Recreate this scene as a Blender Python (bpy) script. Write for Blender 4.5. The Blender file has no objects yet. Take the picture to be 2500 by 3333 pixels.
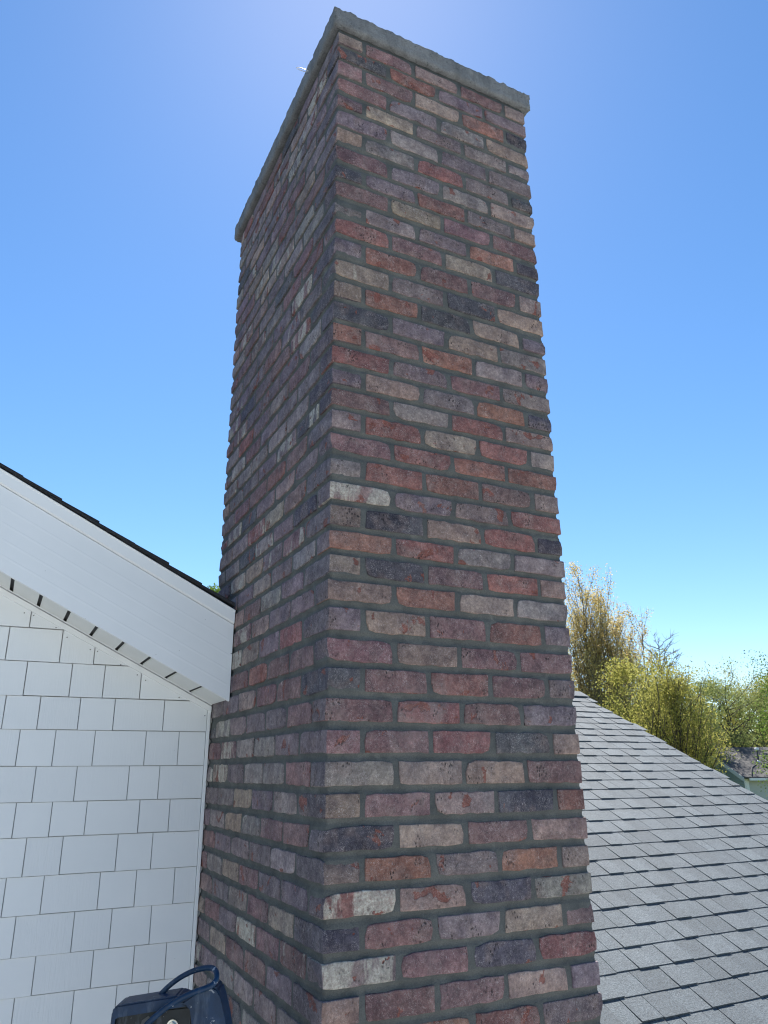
import bpy, bmesh, math, random
import numpy as np
from mathutils import Vector, Matrix, noise as mnoise

# ------------------------------------------------------------------ camera, sky, sun, exposure
S = bpy.context.scene
COL = S.collection
ZO = 7.5                      # height of the top brick course above the ground
CAM = Vector((-0.7397, -1.8100, -2.4918 + ZO))
cd = bpy.data.cameras.new('camera')
cam = bpy.data.objects.new('camera', cd)
COL.objects.link(cam)
S.camera = cam
RX = Vector((0.8952, -0.4456, -0.0070)); RY = Vector((-0.1393, -0.2947, 0.9454)); RZ = -Vector((0.4233, 0.8453, 0.3259))
mw = Matrix((RX, RY, RZ)).transposed().to_4x4()
mw.translation = CAM
cam.matrix_world = mw
cd.sensor_fit = 'AUTO'; cd.sensor_width = 36.0
cd.lens = 2434.65 / 3333.0 * 36.0
cd.clip_start = 0.05; cd.clip_end = 2000

SUN_EL, SUN_AZ = math.radians(56.5), math.radians(23.5)     # azimuth from +Y toward +X
w = bpy.data.worlds.new('World'); S.world = w; w.use_nodes = True
wn = w.node_tree
sky = wn.nodes.new('ShaderNodeTexSky'); sky.sky_type = 'NISHITA'; sky.sun_disc = False
sky.sun_elevation = SUN_EL; sky.sun_rotation = SUN_AZ
sky.air_density = 0.95; sky.dust_density = 0.12; sky.ozone_density = 1.5; sky.altitude = 100
bg = wn.nodes['Background']; bg.inputs['Strength'].default_value = 0.084
hs = wn.nodes.new('ShaderNodeHueSaturation'); hs.inputs['Saturation'].default_value = 1.24
wn.links.new(sky.outputs[0], hs.inputs['Color']); wn.links.new(hs.outputs[0], bg.inputs[0])
sl = bpy.data.lights.new('sun', 'SUN'); sl.energy = 5.0; sl.angle = math.radians(0.53); sl.color = (1.0, 0.95, 0.87)
so = bpy.data.objects.new('sun', sl); COL.objects.link(so)
sd = Vector((math.sin(SUN_AZ) * math.cos(SUN_EL), math.cos(SUN_AZ) * math.cos(SUN_EL), math.sin(SUN_EL)))
so.rotation_euler = sd.to_track_quat('Z', 'Y').to_euler(); so.location = (0, 0, 40)
S.view_settings.view_transform = 'Standard'; S.view_settings.look = 'None'
S.view_settings.exposure = 1.18; S.view_settings.gamma = 1; S.view_settings.use_curve_mapping = False
S.cycles.max_bounces = 6; S.cycles.diffuse_bounces = 4
S.cycles.use_denoising = True; S.cycles.denoiser = 'OPENIMAGEDENOISE'; S.cycles.denoising_input_passes = 'RGB_ALBEDO_NORMAL'; S.cycles.denoising_prefilter = 'ACCURATE'; S.cycles.filter_width = 1.15; S.cycles.sample_clamp_indirect = 4.0

rnd = random.Random(11)
nrg = np.random.default_rng(5)

# ------------------------------------------------------------------ helpers
def tag(o, label=None, cat=None, group=None, kind=None):
    if label: o['label'] = label
    if cat: o['category'] = cat
    if group: o['group'] = group
    if kind: o['kind'] = kind
    return o

def empty(name, loc=(0, 0, 0)):
    o = bpy.data.objects.new(name, None); COL.objects.link(o); o.location = loc
    o.empty_display_size = 0.1
    return o

def link(name, me, parent=None, loc=None, mat=None):
    o = bpy.data.objects.new(name, me); COL.objects.link(o)
    if parent is not None: o.parent = parent
    if loc is not None: o.location = loc
    if mat is not None and len(me.materials) == 0: me.materials.append(mat)
    return o

def mesh_from(verts, faces, name='mesh', smooth=False):
    me = bpy.data.meshes.new(name); me.from_pydata([tuple(v) for v in verts], [], faces); me.update()
    if smooth: me.polygons.foreach_set('use_smooth', [True] * len(me.polygons))
    return me

def bm_mesh(bm, name='mesh', smooth=False):
    bmesh.ops.recalc_face_normals(bm, faces=bm.faces)
    me = bpy.data.meshes.new(name); bm.to_mesh(me); bm.free()
    if smooth: me.polygons.foreach_set('use_smooth', [True] * len(me.polygons))
    return me

def add_box(bm, a, b, bevel=0.0):
    x0, y0, z0 = a; x1, y1, z1 = b
    v = [bm.verts.new(p) for p in ((x0,y0,z0),(x1,y0,z0),(x1,y1,z0),(x0,y1,z0),(x0,y0,z1),(x1,y0,z1),(x1,y1,z1),(x0,y1,z1))]
    fs = [bm.faces.new([v[i] for i in q]) for q in ((0,3,2,1),(4,5,6,7),(0,1,5,4),(1,2,6,5),(2,3,7,6),(3,0,4,7))]
    if bevel > 0:
        es = set(e for f in fs for e in f.edges)
        bmesh.ops.bevel(bm, geom=list(es), offset=bevel, segments=1, affect='EDGES')

def box(name, a, b, mat, parent=None, bevel=0.0):
    bm = bmesh.new(); add_box(bm, a, b, bevel)
    return link(name, bm_mesh(bm, name), parent, mat=mat)

def prism(bm, poly, off):
    """poly: list of 3D points; off: extrusion vector"""
    off = Vector(off)
    a = [bm.verts.new(p) for p in poly]; b = [bm.verts.new(Vector(p) + off) for p in poly]
    n = len(poly)
    bm.faces.new(a); bm.faces.new(b[::-1])
    for i in range(n): bm.faces.new((a[i], b[i], b[(i+1) % n], a[(i+1) % n]))

def tube_arrays(lines, sides=5):
    """lines: list of (pts Nx3, r0, r1)"""
    V, F = [], []
    base = 0
    for pts, r0, r1 in lines:
        pts = np.asarray(pts, float); n = len(pts)
        for i in range(n):
            d = pts[min(i+1, n-1)] - pts[max(i-1, 0)]
            d = d / (np.linalg.norm(d) + 1e-9)
            up = np.array([0.0, 0, 1]) if abs(d[2]) < 0.9 else np.array([1.0, 0, 0])
            a = np.cross(d, up); a /= np.linalg.norm(a); b = np.cross(d, a)
            r = r0 + (r1 - r0) * i / max(1, n-1)
            for k in range(sides):
                t = 2 * math.pi * k / sides
                V.append(pts[i] + r * (math.cos(t) * a + math.sin(t) * b))
        for i in range(n-1):
            for k in range(sides):
                k2 = (k+1) % sides
                F.append((base+i*sides+k, base+i*sides+k2, base+(i+1)*sides+k2, base+(i+1)*sides+k))
        F.append(tuple(base + k for k in range(sides))[::-1])
        F.append(tuple(base + (n-1)*sides + k for k in range(sides)))
        base += n * sides
    return V, F

# ------------------------------------------------------------------ node helpers
class NT:
    def __init__(s, name):
        s.m = bpy.data.materials.new(name); s.m.use_nodes = True
        s.t = s.m.node_tree; s.b = s.t.nodes['Principled BSDF']; s.out = s.t.nodes['Material Output']
    def n(s, typ, **kw):
        nd = s.t.nodes.new(typ)
        for k, v in kw.items():
            if k in nd.inputs: nd.inputs[k].default_value = v
            else: setattr(nd, k, v)
        return nd
    def l(s, a, b): s.t.links.new(a, b)
    def noise(s, vec, scale, detail=4, rough=0.55, dist=0.0):
        nd = s.n('ShaderNodeTexNoise'); nd.inputs['Scale'].default_value = scale; nd.inputs['Detail'].default_value = detail
        nd.inputs['Roughness'].default_value = rough; nd.inputs['Distortion'].default_value = dist
        if vec is not None: s.l(vec, nd.inputs['Vector'])
        return nd.outputs['Fac']
    def ramp(s, fac, a, b, ca=(0,0,0,1), cb=(1,1,1,1)):
        nd = s.n('ShaderNodeMapRange'); nd.inputs['From Min'].default_value = a; nd.inputs['From Max'].default_value = b
        s.l(fac, nd.inputs['Value']); return nd.outputs[0]
    def math(s, op, a, b=None):
        nd = s.n('ShaderNodeMath', operation=op)
        for i, x in enumerate((a, b)):
            if x is None: continue
            if isinstance(x, (int, float)): nd.inputs[i].default_value = x
            else: s.l(x, nd.inputs[i])
        return nd.outputs[0]
    def mix(s, fac, a, b, mode='MIX'):
        nd = s.n('ShaderNodeMix', data_type='RGBA', blend_type=mode)
        for sock, x in ((nd.inputs[0], fac), (nd.inputs[6], a), (nd.inputs[7], b)):
            if isinstance(x, (int, float)): sock.default_value = x
            elif isinstance(x, tuple): sock.default_value = x if len(x) == 4 else (*x, 1)
            else: s.l(x, sock)
        return nd.outputs[2]
    def mapping(s, vec, scale=(1,1,1)):
        nd = s.n('ShaderNodeMapping'); nd.inputs['Scale'].default_value = scale
        s.l(vec, nd.inputs['Vector']); return nd.outputs[0]
    def bump(s, h, strength=0.5, dist=0.01):
        nd = s.n('ShaderNodeBump'); nd.inputs['Strength'].default_value = strength; nd.inputs['Distance'].default_value = dist
        s.l(h, nd.inputs['Height']); s.l(nd.outputs[0], s.b.inputs['Normal']); return nd
    def objpos(s): return s.n('ShaderNodeTexCoord').outputs['Object']
    def geopos(s): return s.n('ShaderNodeNewGeometry').outputs['Position']

def plain(name, col, rough=0.6, metal=0.0, nscale=0, namt=0.2, bump=0.0, spec=0.5):
    t = NT(name)
    t.b.inputs['Roughness'].default_value = rough; t.b.inputs['Metallic'].default_value = metal
    t.b.inputs['Specular IOR Level'].default_value = spec
    if nscale:
        f = t.noise(t.geopos(), nscale, 5, 0.6)
        c = t.mix(t.ramp(f, 0.3, 0.7), tuple(c * (1-namt) for c in col), tuple(min(1, c * (1+namt)) for c in col))
        t.l(c, t.b.inputs['Base Color'])
        if bump: t.bump(f, bump, 0.004)
    else:
        t.b.inputs['Base Color'].default_value = (*col, 1)
    return t.m

def brick_material(name, from_object, tint=0.0):
    t = NT(name)
    if from_object:
        oi = t.n('ShaderNodeObjectInfo')
        col, white, rndv = oi.outputs['Color'], oi.outputs['Alpha'], oi.outputs['Random']
        pos = t.objpos()
    else:
        at = t.n('ShaderNodeAttribute', attribute_name='brick_colour')
        col, white = at.outputs['Color'], at.outputs['Alpha']
        a2 = t.n('ShaderNodeAttribute', attribute_name='brick_seed')
        rndv = a2.outputs['Fac']; pos = t.objpos()
    off = t.n('ShaderNodeVectorMath', operation='SCALE'); t.l(t.n('ShaderNodeCombineXYZ').outputs[0], off.inputs[0])
    cx = t.n('ShaderNodeCombineXYZ'); t.l(rndv, cx.inputs[0]); cx.inputs[1].default_value = 0.37
    t.l(rndv, cx.inputs[2]); t.l(cx.outputs[0], off.inputs[0]); off.inputs['Scale'].default_value = 83.0
    ad = t.n('ShaderNodeVectorMath', operation='ADD'); t.l(pos, ad.inputs[0]); t.l(off.outputs[0], ad.inputs[1])
    v = ad.outputs[0]
    if tint:      # chosen faces of the corner bricks mixed toward blue-grey to near navy
        col = t.mix(tint, col, t.mix(rndv, (0.060, 0.060, 0.080), (0.165, 0.140, 0.155)))
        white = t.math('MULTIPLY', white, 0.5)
    # broad tone drift along a brick
    big = t.noise(v, 14, 4, 0.6)
    c = t.mix(t.ramp(big, 0.32, 0.68), t.mix(1.0, col, (0.62, 0.60, 0.66), 'MULTIPLY'), t.mix(1.0, col, (1.28, 1.25, 1.2), 'MULTIPLY'))
    # tan / mauve drift
    hue = t.noise(v, 17, 3, 0.5, 0.6)
    c = t.mix(t.math('MULTIPLY', t.ramp(hue, 0.50, 0.70), 0.5), c, (0.20, 0.145, 0.13))
    # flaked patches of red body
    flake = t.noise(v, 15, 4, 0.55, 0.4)
    fm = t.ramp(flake, 0.635, 0.65)
    c = t.mix(t.math('MULTIPLY', fm, 0.85), c, (0.19, 0.062, 0.045))
    # pale kiln-wash bands (amount in alpha)
    wv = t.mapping(v, (1, 1, 0.35))
    wn_ = t.noise(wv, 13, 6, 0.65, 0.8)
    thr = t.math('SUBTRACT', 0.86, t.math('MULTIPLY', white, 0.42))
    wm = t.n('ShaderNodeMapRange'); t.l(wn_, wm.inputs['Value']); t.l(thr, wm.inputs['From Min'])
    t.l(t.math('ADD', thr, 0.06), wm.inputs['From Max'])
    wspk = t.ramp(t.noise(v, 170, 5, 0.75), 0.36, 0.58)
    wfac = t.math('MULTIPLY', wm.outputs[0], t.math('MULTIPLY', t.math('SUBTRACT', 1.0, fm), t.math('ADD', 0.35, t.math('MULTIPLY', wspk, 0.6))))
    c = t.mix(wfac, c, (0.42, 0.395, 0.33))
    # fine fibrous scratches of dried wash
    sc = t.noise(v, 135, 6, 0.8, 3.0)
    scm = t.math('MULTIPLY', t.ramp(sc, 0.52, 0.61), t.math('ADD', 0.16, t.math('MULTIPLY', t.ramp(t.noise(v, 24, 3), 0.36, 0.64), 0.50)))
    c = t.mix(scm, c, (0.47, 0.43, 0.415))
    # grain
    gr = t.noise(v, 115, 7, 0.85)
    md = t.noise(v, 42, 4, 0.6)
    c = t.mix(1.0, c, t.mix(t.ramp(md, 0.3, 0.7), (0.74, 0.72, 0.74), (1.26, 1.25, 1.24)), 'MULTIPLY')
    c = t.mix(1.0, c, t.mix(t.ramp(gr, 0.3, 0.7), (0.48, 0.48, 0.48), (1.52, 1.52, 1.52)), 'MULTIPLY')
    # drag pits
    vo = t.n('ShaderNodeTexVoronoi'); vo.inputs['Scale'].default_value = 150
    t.l(t.mapping(v, (1, 1, 0.6)), vo.inputs['Vector'])
    pm = t.math('MULTIPLY', t.ramp(vo.outputs['Distance'], 0.36, 0.20), t.ramp(t.noise(v, 17, 2), 0.56, 0.66))
    c = t.mix(t.math('MULTIPLY', pm, 0.85), c, (0.02, 0.017, 0.018))
    # weathering that runs across many bricks
    gp = t.mapping(t.geopos(), (1, 1, 0.45))
    c = t.mix(1.0, c, t.mix(t.ramp(t.noise(gp, 2.6, 5, 0.65, 0.4), 0.3, 0.7), (0.80, 0.80, 0.82), (1.14, 1.13, 1.11)), 'MULTIPLY')
    blm = t.ramp(t.noise(gp, 5.5, 6, 0.7, 0.6), 0.56, 0.74)
    c = t.mix(t.math('MULTIPLY', blm, 0.22), c, (0.40, 0.37, 0.35))
    t.l(c, t.b.inputs['Base Color'])
    t.b.inputs['Roughness'].default_value = 0.88; t.b.inputs['Specular IOR Level'].default_value = 0.3
    h = t.math('SUBTRACT', t.math('ADD', t.math('MULTIPLY', gr, 0.5), t.math('MULTIPLY', t.noise(v, 70, 4), 1.0)), t.math('ADD', t.math('MULTIPLY', pm, 0.9), t.math('MULTIPLY', fm, 0.7)))
    t.bump(h, 0.75, 0.0035)
    return t.m

M = {}
M['brick'] = brick_material('tumbled_brick', True)
M['brick_blue_grey'] = brick_material('tumbled_brick_blue_grey', True, 0.85)
M['brick_joined'] = brick_material('tumbled_brick_joined', False)
def mortar_mat():
    t = NT('mortar'); p = t.geopos()
    a = t.noise(p, 14, 4, 0.55); b = t.noise(p, 320, 4, 0.7)
    c = t.mix(t.ramp(a, 0.3, 0.7), (0.070, 0.073, 0.070), (0.118, 0.120, 0.112))
    c = t.mix(t.math('MULTIPLY', t.ramp(t.noise(p, 9, 6, .7, .8), 0.56, 0.70), 0.45), c, (0.20, 0.195, 0.175))
    c = t.mix(1.0, c, t.mix(t.ramp(b, 0.3, 0.7), (0.75,)*3, (1.25,)*3), 'MULTIPLY')
    t.l(c, t.b.inputs['Base Color']); t.b.inputs['Roughness'].default_value = 0.95
    t.bump(t.math('ADD', b, t.math('MULTIPLY', t.noise(p, 60, 3), 2.0)), 0.6, 0.004); return t.m
M['mortar'] = mortar_mat()
def concrete_mat():
    t = NT('cap_concrete'); p = t.geopos()
    a = t.noise(p, 9, 5, 0.6); b = t.noise(p, 190, 5, 0.75)
    c = t.mix(t.ramp(a, 0.3, 0.7), (0.150, 0.154, 0.160), (0.235, 0.238, 0.24))
    c = t.mix(1.0, c, t.mix(t.ramp(b, 0.3, 0.7), (0.7,)*3, (1.3,)*3), 'MULTIPLY')
    st = t.ramp(t.noise(t.mapping(p, (1, 1, .25)), 22, 5, .65, .5), 0.5, 0.72)
    c = t.mix(t.math('MULTIPLY', st, 0.55), c, (0.075, 0.078, 0.075))
    ef = t.ramp(t.noise(p, 13, 5, .7), 0.6, 0.72)
    c = t.mix(t.math('MULTIPLY', ef, 0.4), c, (0.34, 0.34, 0.32))
    pit = t.ramp(t.noise(p, 85, 2), 0.64, 0.70)
    c = t.mix(t.math('MULTIPLY', pit, 0.5), c, (0.06, 0.06, 0.06))
    t.l(c, t.b.inputs['Base Color']); t.b.inputs['Roughness'].default_value = 0.95
    t.bump(t.math('SUBTRACT', t.math('ADD', b, t.math('MULTIPLY', a, 2.0)), pit), 0.8, 0.006); return t.m
M['concrete'] = concrete_mat()
def siding_mat():
    t = NT('white_fibre_cement'); p = t.geopos()
    oi = t.n('ShaderNodeObjectInfo')
    f = t.noise(t.mapping(p, (1, 1, 0.05)), 150, 4, 0.6, 0.8)
    d = t.noise(p, 7, 5, 0.6)
    c = t.mix(t.ramp(d, 0.3, 0.75), (0.79, 0.80, 0.80), (0.83, 0.835, 0.83))
    c = t.mix(t.math('MULTIPLY', oi.outputs['Random'], 0.6), c, (0.745, 0.755, 0.76))
    spk = t.ramp(t.noise(p, 90, 1), 0.84, 0.85)
    c = t.mix(t.math('MULTIPLY', spk, 0.5), c, (0.2, 0.19, 0.18))
    t.l(c, t.b.inputs['Base Color']); t.b.inputs['Roughness'].default_value = 0.62
    bp = t.bump(f, 0.25, 0.0015)
    t.l(t.math('ADD', 0.10, t.math('MULTIPLY', t.math('POWER', oi.outputs['Random'], 3.0), 0.7)), bp.inputs['Strength']); return t.m
M['siding'] = siding_mat()
def trim_mat():
    t = NT('white_aluminium_trim'); p = t.geopos()
    d = t.noise(p, 5, 4, 0.6)
    c = t.mix(t.ramp(d, 0.3, 0.75), (0.79, 0.80, 0.80), (0.83, 0.835, 0.835))
    spk = t.ramp(t.noise(p, 80, 1), 0.83, 0.84)
    c = t.mix(t.math('MULTIPLY', spk, 0.75), c, (0.1, 0.1, 0.1))
    t.l(c, t.b.inputs['Base Color']); t.b.inputs['Roughness'].default_value = 0.42
    t.bump(t.noise(p, 18, 3), 0.06, 0.004); return t.m
M['trim'] = trim_mat()
M['soffit'] = plain('soffit_white', (0.72, 0.725, 0.70), 0.55, 0, 8, 0.03)
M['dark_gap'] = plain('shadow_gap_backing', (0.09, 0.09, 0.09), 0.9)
M['nail'] = plain('nail_head', (0.25, 0.25, 0.25), 0.5, 0.6)
def shingle_mat(name, lo, hi, tone):
    t = NT(name); p = t.geopos(); oi = t.n('ShaderNodeObjectInfo')
    g = t.noise(p, 150, 6, 0.9); g2 = t.noise(p, 90, 3, 0.7)
    big = t.noise(p, 9, 4, 0.6)
    if tone:
        at = t.n('ShaderNodeAttribute', attribute_name='tone'); tv = at.outputs['Fac']
    else: tv = oi.outputs['Random']
    c = t.mix(t.ramp(g, 0.38, 0.63), lo, hi)
    c = t.mix(1.0, c, t.mix(tv, (0.78, 0.79, 0.80), (1.16, 1.15, 1.14)), 'MULTIPLY')
    c = t.mix(1.0, c, t.mix(t.ramp(g2, 0.3, 0.7), (0.8,)*3, (1.2,)*3), 'MULTIPLY')
    c = t.mix(1.0, c, t.mix(t.ramp(big, 0.3, 0.7), (0.88,)*3, (1.12,)*3), 'MULTIPLY')
    t.l(c, t.b.inputs['Base Color']); t.b.inputs['Roughness'].default_value = 0.72; t.b.inputs['Specular IOR Level'].default_value = 0.6
    t.bump(t.math('ADD', g, g2), 0.9, 0.004); return t.m
M['shingle'] = shingle_mat('grey_granule_shingle', (0.013, 0.019, 0.025), (0.140, 0.172, 0.195), False)
M['shingle_joined'] = shingle_mat('grey_granule_shingle_joined', (0.013, 0.019, 0.025), (0.140, 0.172, 0.195), True)
M['dark_shingle'] = shingle_mat('charcoal_shingle', (0.008, 0.008, 0.009), (0.035, 0.035, 0.038), False)
M['under'] = plain('roof_underlay', (0.04, 0.04, 0.042), 0.9)
M['house_wall'] = plain('painted_wall', (0.74, 0.74, 0.72), 0.7, 0, 3, 0.04)

# ------------------------------------------------------------------ ground
def ground_mat():
    t = NT('lawn'); p = t.geopos()
    c = t.mix(t.ramp(t.noise(p, 0.35, 6, 0.6), 0.3, 0.7), (0.055, 0.085, 0.022), (0.11, 0.135, 0.04))
    c = t.mix(1.0, c, t.mix(t.ramp(t.noise(p, 18, 5, 0.7), 0.3, 0.7), (0.65,)*3, (1.3,)*3), 'MULTIPLY')
    t.l(c, t.b.inputs['Base Color']); t.b.inputs['Roughness'].default_value = 0.95
    t.bump(t.noise(p, 25, 5, 0.7), 0.8, 0.05); return t.m
gbm = bmesh.new()
bmesh.ops.create_grid(gbm, x_segments=48, y_segments=48, size=700)
for v in gbm.verts:
    r = math.hypot(v.co.x, v.co.y)
    if r > 60: v.co.z = 2.2 * mnoise.noise(v.co * 0.008) * min(1, (r - 60) / 120)
    v.co.z -= 0.02
tag(link('ground', bm_mesh(gbm, 'ground'), mat=ground_mat()), kind='structure')

bounce_bm = bmesh.new(); add_box(bounce_bm, (-26, -46, -0.1), (16, -0.9, 0.02))  # unseen pale slab, added to bounce sunlight up onto the siding and chimney
tag(link('bounce_slab', bm_mesh(bounce_bm, 'bounce_slab'), mat=plain('bounce_slab_pale', (0.46, 0.46, 0.45), 0.9, 0, 1.2, 0.12)), kind='structure')

# ------------------------------------------------------------------ brick chimney
W_, D_ = 0.8054, 1.208
ZJ = [-0.0761, -0.1412, -0.2179, -0.2938, -0.3629, -0.4420, -0.5176, -0.5944, -0.6640, -0.7396, -0.8114, -0.8870, -0.9692, -1.0491, -1.1248, -1.2023, -1.2786, -1.3502, -1.4243, -1.4929, -1.5678, -1.6382, -1.7146, -1.7837, -1.8585, -1.9267, -1.9995, -2.0730, -2.1532, -2.2298, -2.3083, -2.3843, -2.4603, -2.5387, -2.6134, -2.6864, -2.7578, -2.8293, -2.9021, -2.9755]
while len(ZJ) < 62: ZJ.append(ZJ[-1] - 0.0745)
ZJ = [-0.0065] + ZJ                         # bed-joint centres; course c lies between ZJ[c-1] and ZJ[c]
PAL = {'R': (.198, .092, .083), 'O': (.235, .118, .092), 'P': (.168, .100, .102), 'V': (.155, .120, .132), 'T': (.250, .188, .160),
       'G': (.212, .180, .172), 'D': (.066, .064, .078), 'B': (.185, .140, .122)}
FRONT = """T P T P T;D R V V;P P T O D;P V G T;P T V G G;V G V V;T G R V D;P V G T;D V R V T;P T P P;G G V O D;RW P T D;V R P P T;TW V D T;T O D T V;D V T G;
O P O G V;RW V P G;V T V O D;P GW R T;G RW T R G;P RW O R;G RW R P B;TWW V B R;B D T R D;O R G G;B D P O B;T O T GW;V T P R V;P B P P;D P R PW V;P R P V;
P PW R D T;G T T P;B P T D R;D T P TW;B O V O B;RWW TW D G;D PW G TW B;GWW P D R;B P P T V;P O R V;V D P R T""".replace('\n', '').split(';')
LEFTW = 'VVVVVVPPPPGGGGGTTTRDPBV'
JT = 0.0165
HB = (W_ - 3 * 0.184 - 4 * JT) / 2          # half brick showing at the corner
chim = empty('brick_chimney', (0, 0, 0))
tag(chim, 'tall reclaimed-brick chimney in mixed red, mauve, tan and charcoal with a concrete cap', 'chimney')

def brick_mesh(lx, ly, lz, seed):
    """one tumbled brick centred on its origin, worn round at the arrises"""
    r = 0.0045
    def coords(h, n):
        inner = [-(h - r) + 2 * (h - r) * i / n for i in range(n + 1)]
        return [-h, -h + 0.3 * r] + inner + [h - 0.3 * r, h]
    cs = [coords(lx/2, max(2, int(lx / 0.024))), coords(ly/2, 2), coords(lz/2, 2)]
    H = (lx/2, ly/2, lz/2)
    vid, V, F = {}, [], []
    rr = random.Random(seed)
    chips = [(rr.choice((-1, 1)) * H[0], rr.choice((-1, 1)) * H[2], rr.uniform(0.008, 0.02), rr.uniform(0.003, 0.008)) for _ in range(rr.randint(1, 3))]
    sh = Vector((seed * 3.17, seed * 1.3, 0))
    def vert(i, j, k):
        key = (i, j, k)
        if key in vid: return vid[key]
        p = Vector((cs[0][i], cs[1][j], cs[2][k]))
        rad = r * (0.8 + 0.5 * mnoise.noise(p * 24 + sh))
        q = Vector([max(-(H[a] - rad), min(H[a] - rad, p[a])) for a in range(3)])
        d = p - q
        if d.length > 1e-9 and (abs(d.x) > 1e-9) + (abs(d.y) > 1e-9) + (abs(d.z) > 1e-9) >= 2:
            p = q + d.normalized() * min(d.length, rad)
        # rough faces; the long edges wander more than the middle of the face
        nz = mnoise.noise_vector(p * 38 + sh) * 0.0015 + mnoise.noise_vector(p * 95 + sh) * 0.0010
        ez = (abs(p.z) / H[2]) ** 6; ex = (abs(p.x) / H[0]) ** 12
        wv = mnoise.noise(Vector((p.x * 30, seed * 2.1, 3.0 if p.z > 0 else 9.0))) * 0.0034
        wx = mnoise.noise(Vector((p.z * 42, seed * 1.7, 5.0 if p.x > 0 else 1.0))) * 0.0028
        p = p + nz
        p.z += ez * (wv - 0.0008) * (1 if p.z > 0 else -1) * 1.2
        p.x += ex * (wx + math.copysign(0.0012, p.x))
        for (hx, hz, rad2, amt) in chips:
            dd = math.hypot(p.x - hx, p.z - hz)
            if dd < rad2 * 1.5:
                f = (1 - dd / (rad2 * 1.5)) * amt
                p.x -= math.copysign(f, hx); p.z -= math.copysign(f, hz) * 0.7
        vid[key] = len(V); V.append(p); return vid[key]
    n = [len(c) - 1 for c in cs]
    for i in range(n[0]):
        for k in range(n[2]):
            F.append((vert(i, 0, k), vert(i+1, 0, k), vert(i+1, 0, k+1), vert(i, 0, k+1)))
            F.append((vert(i, n[1], k), vert(i, n[1], k+1), vert(i+1, n[1], k+1), vert(i+1, n[1], k)))
        for j in range(n[1]):
            F.append((vert(i, j, 0), vert(i, j+1, 0), vert(i+1, j+1, 0), vert(i+1, j, 0)))
            F.append((vert(i, j, n[2]), vert(i+1, j, n[2]), vert(i+1, j+1, n[2]), vert(i, j+1, n[2])))
    for j in range(n[1]):
        for k in range(n[2]):
            F.append((vert(0, j, k), vert(0, j, k+1), vert(0, j+1, k+1), vert(0, j+1, k)))
            F.append((vert(n[0], j, k), vert(n[0], j+1, k), vert(n[0], j+1, k+1), vert(n[0], j, k+1)))
    return mesh_from(V, F, 'brick', True)

LONG = [brick_mesh(0.188, HB, 0.0572, 100 + i) for i in range(14)]
HALF = [brick_mesh(HB, HB, 0.0572, 300 + i) for i in range(6)]
for m_ in LONG + HALF: m_.materials.append(M['brick'])
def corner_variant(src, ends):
    m_ = src.copy(); m_.materials.append(M['brick_blue_grey'])
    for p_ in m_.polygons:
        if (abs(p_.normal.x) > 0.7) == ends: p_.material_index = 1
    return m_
CORNER_A = [corner_variant(m_, True) for m_ in LONG[:6]]       # lying along the front: blue-grey end on the side face
CORNER_B = [corner_variant(m_, False) for m_ in LONG[:6]]      # running back along the side: blue-grey side, plain end

placed = []      # (mesh, matrix, colour, priority)
def jig(c, w=0.0):
    f = rnd.uniform(0.85, 1.16)
    return tuple(min(0.6, max(0.01, x * f * rnd.uniform(0.94, 1.06))) for x in c) + (w,)
def put(kind, x, y, z, rot, col, length, pri, hscale=1.0, corner=False):
    me = rnd.choice({'L': LONG, 'A': CORNER_A, 'B': CORNER_B}[kind])
    base = 0.188
    m = Matrix.Translation((x + rnd.gauss(0, .0006), y + rnd.gauss(0, .0006), z + ZO)) @ Matrix.Rotation(rot + rnd.gauss(0, .004), 4, 'Z') @ Matrix.Rotation(rnd.gauss(0, .006), 4, 'Y')
    if rnd.random() < 0.5: m = m @ Matrix.Rotation(math.pi, 4, 'X')
    if rnd.random() < 0.5: m = m @ Matrix.Rotation(math.pi, 4, 'Z')
    m = m @ Matrix.Diagonal((length / base * (rnd.uniform(1.0, 1.010) if corner else rnd.uniform(.985, 1.008)), 1, hscale, 1))
    placed.append((me, m, col, pri))
def code(c):
    w = 0.5 + 0.5 * (c.count('W') - 1) if 'W' in c else (rnd.random() ** 3) * 0.45
    return jig(PAL[c[0]], min(1.0, w))
def rcode():
    c = rnd.choice(LEFTW)
    return jig(tuple(x * 1.16 for x in PAL[c]), 0.85 if rnd.random() < 0.14 else (rnd.random() ** 2) * 0.55)
HALF_PI = math.pi / 2
NC = 60
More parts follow.
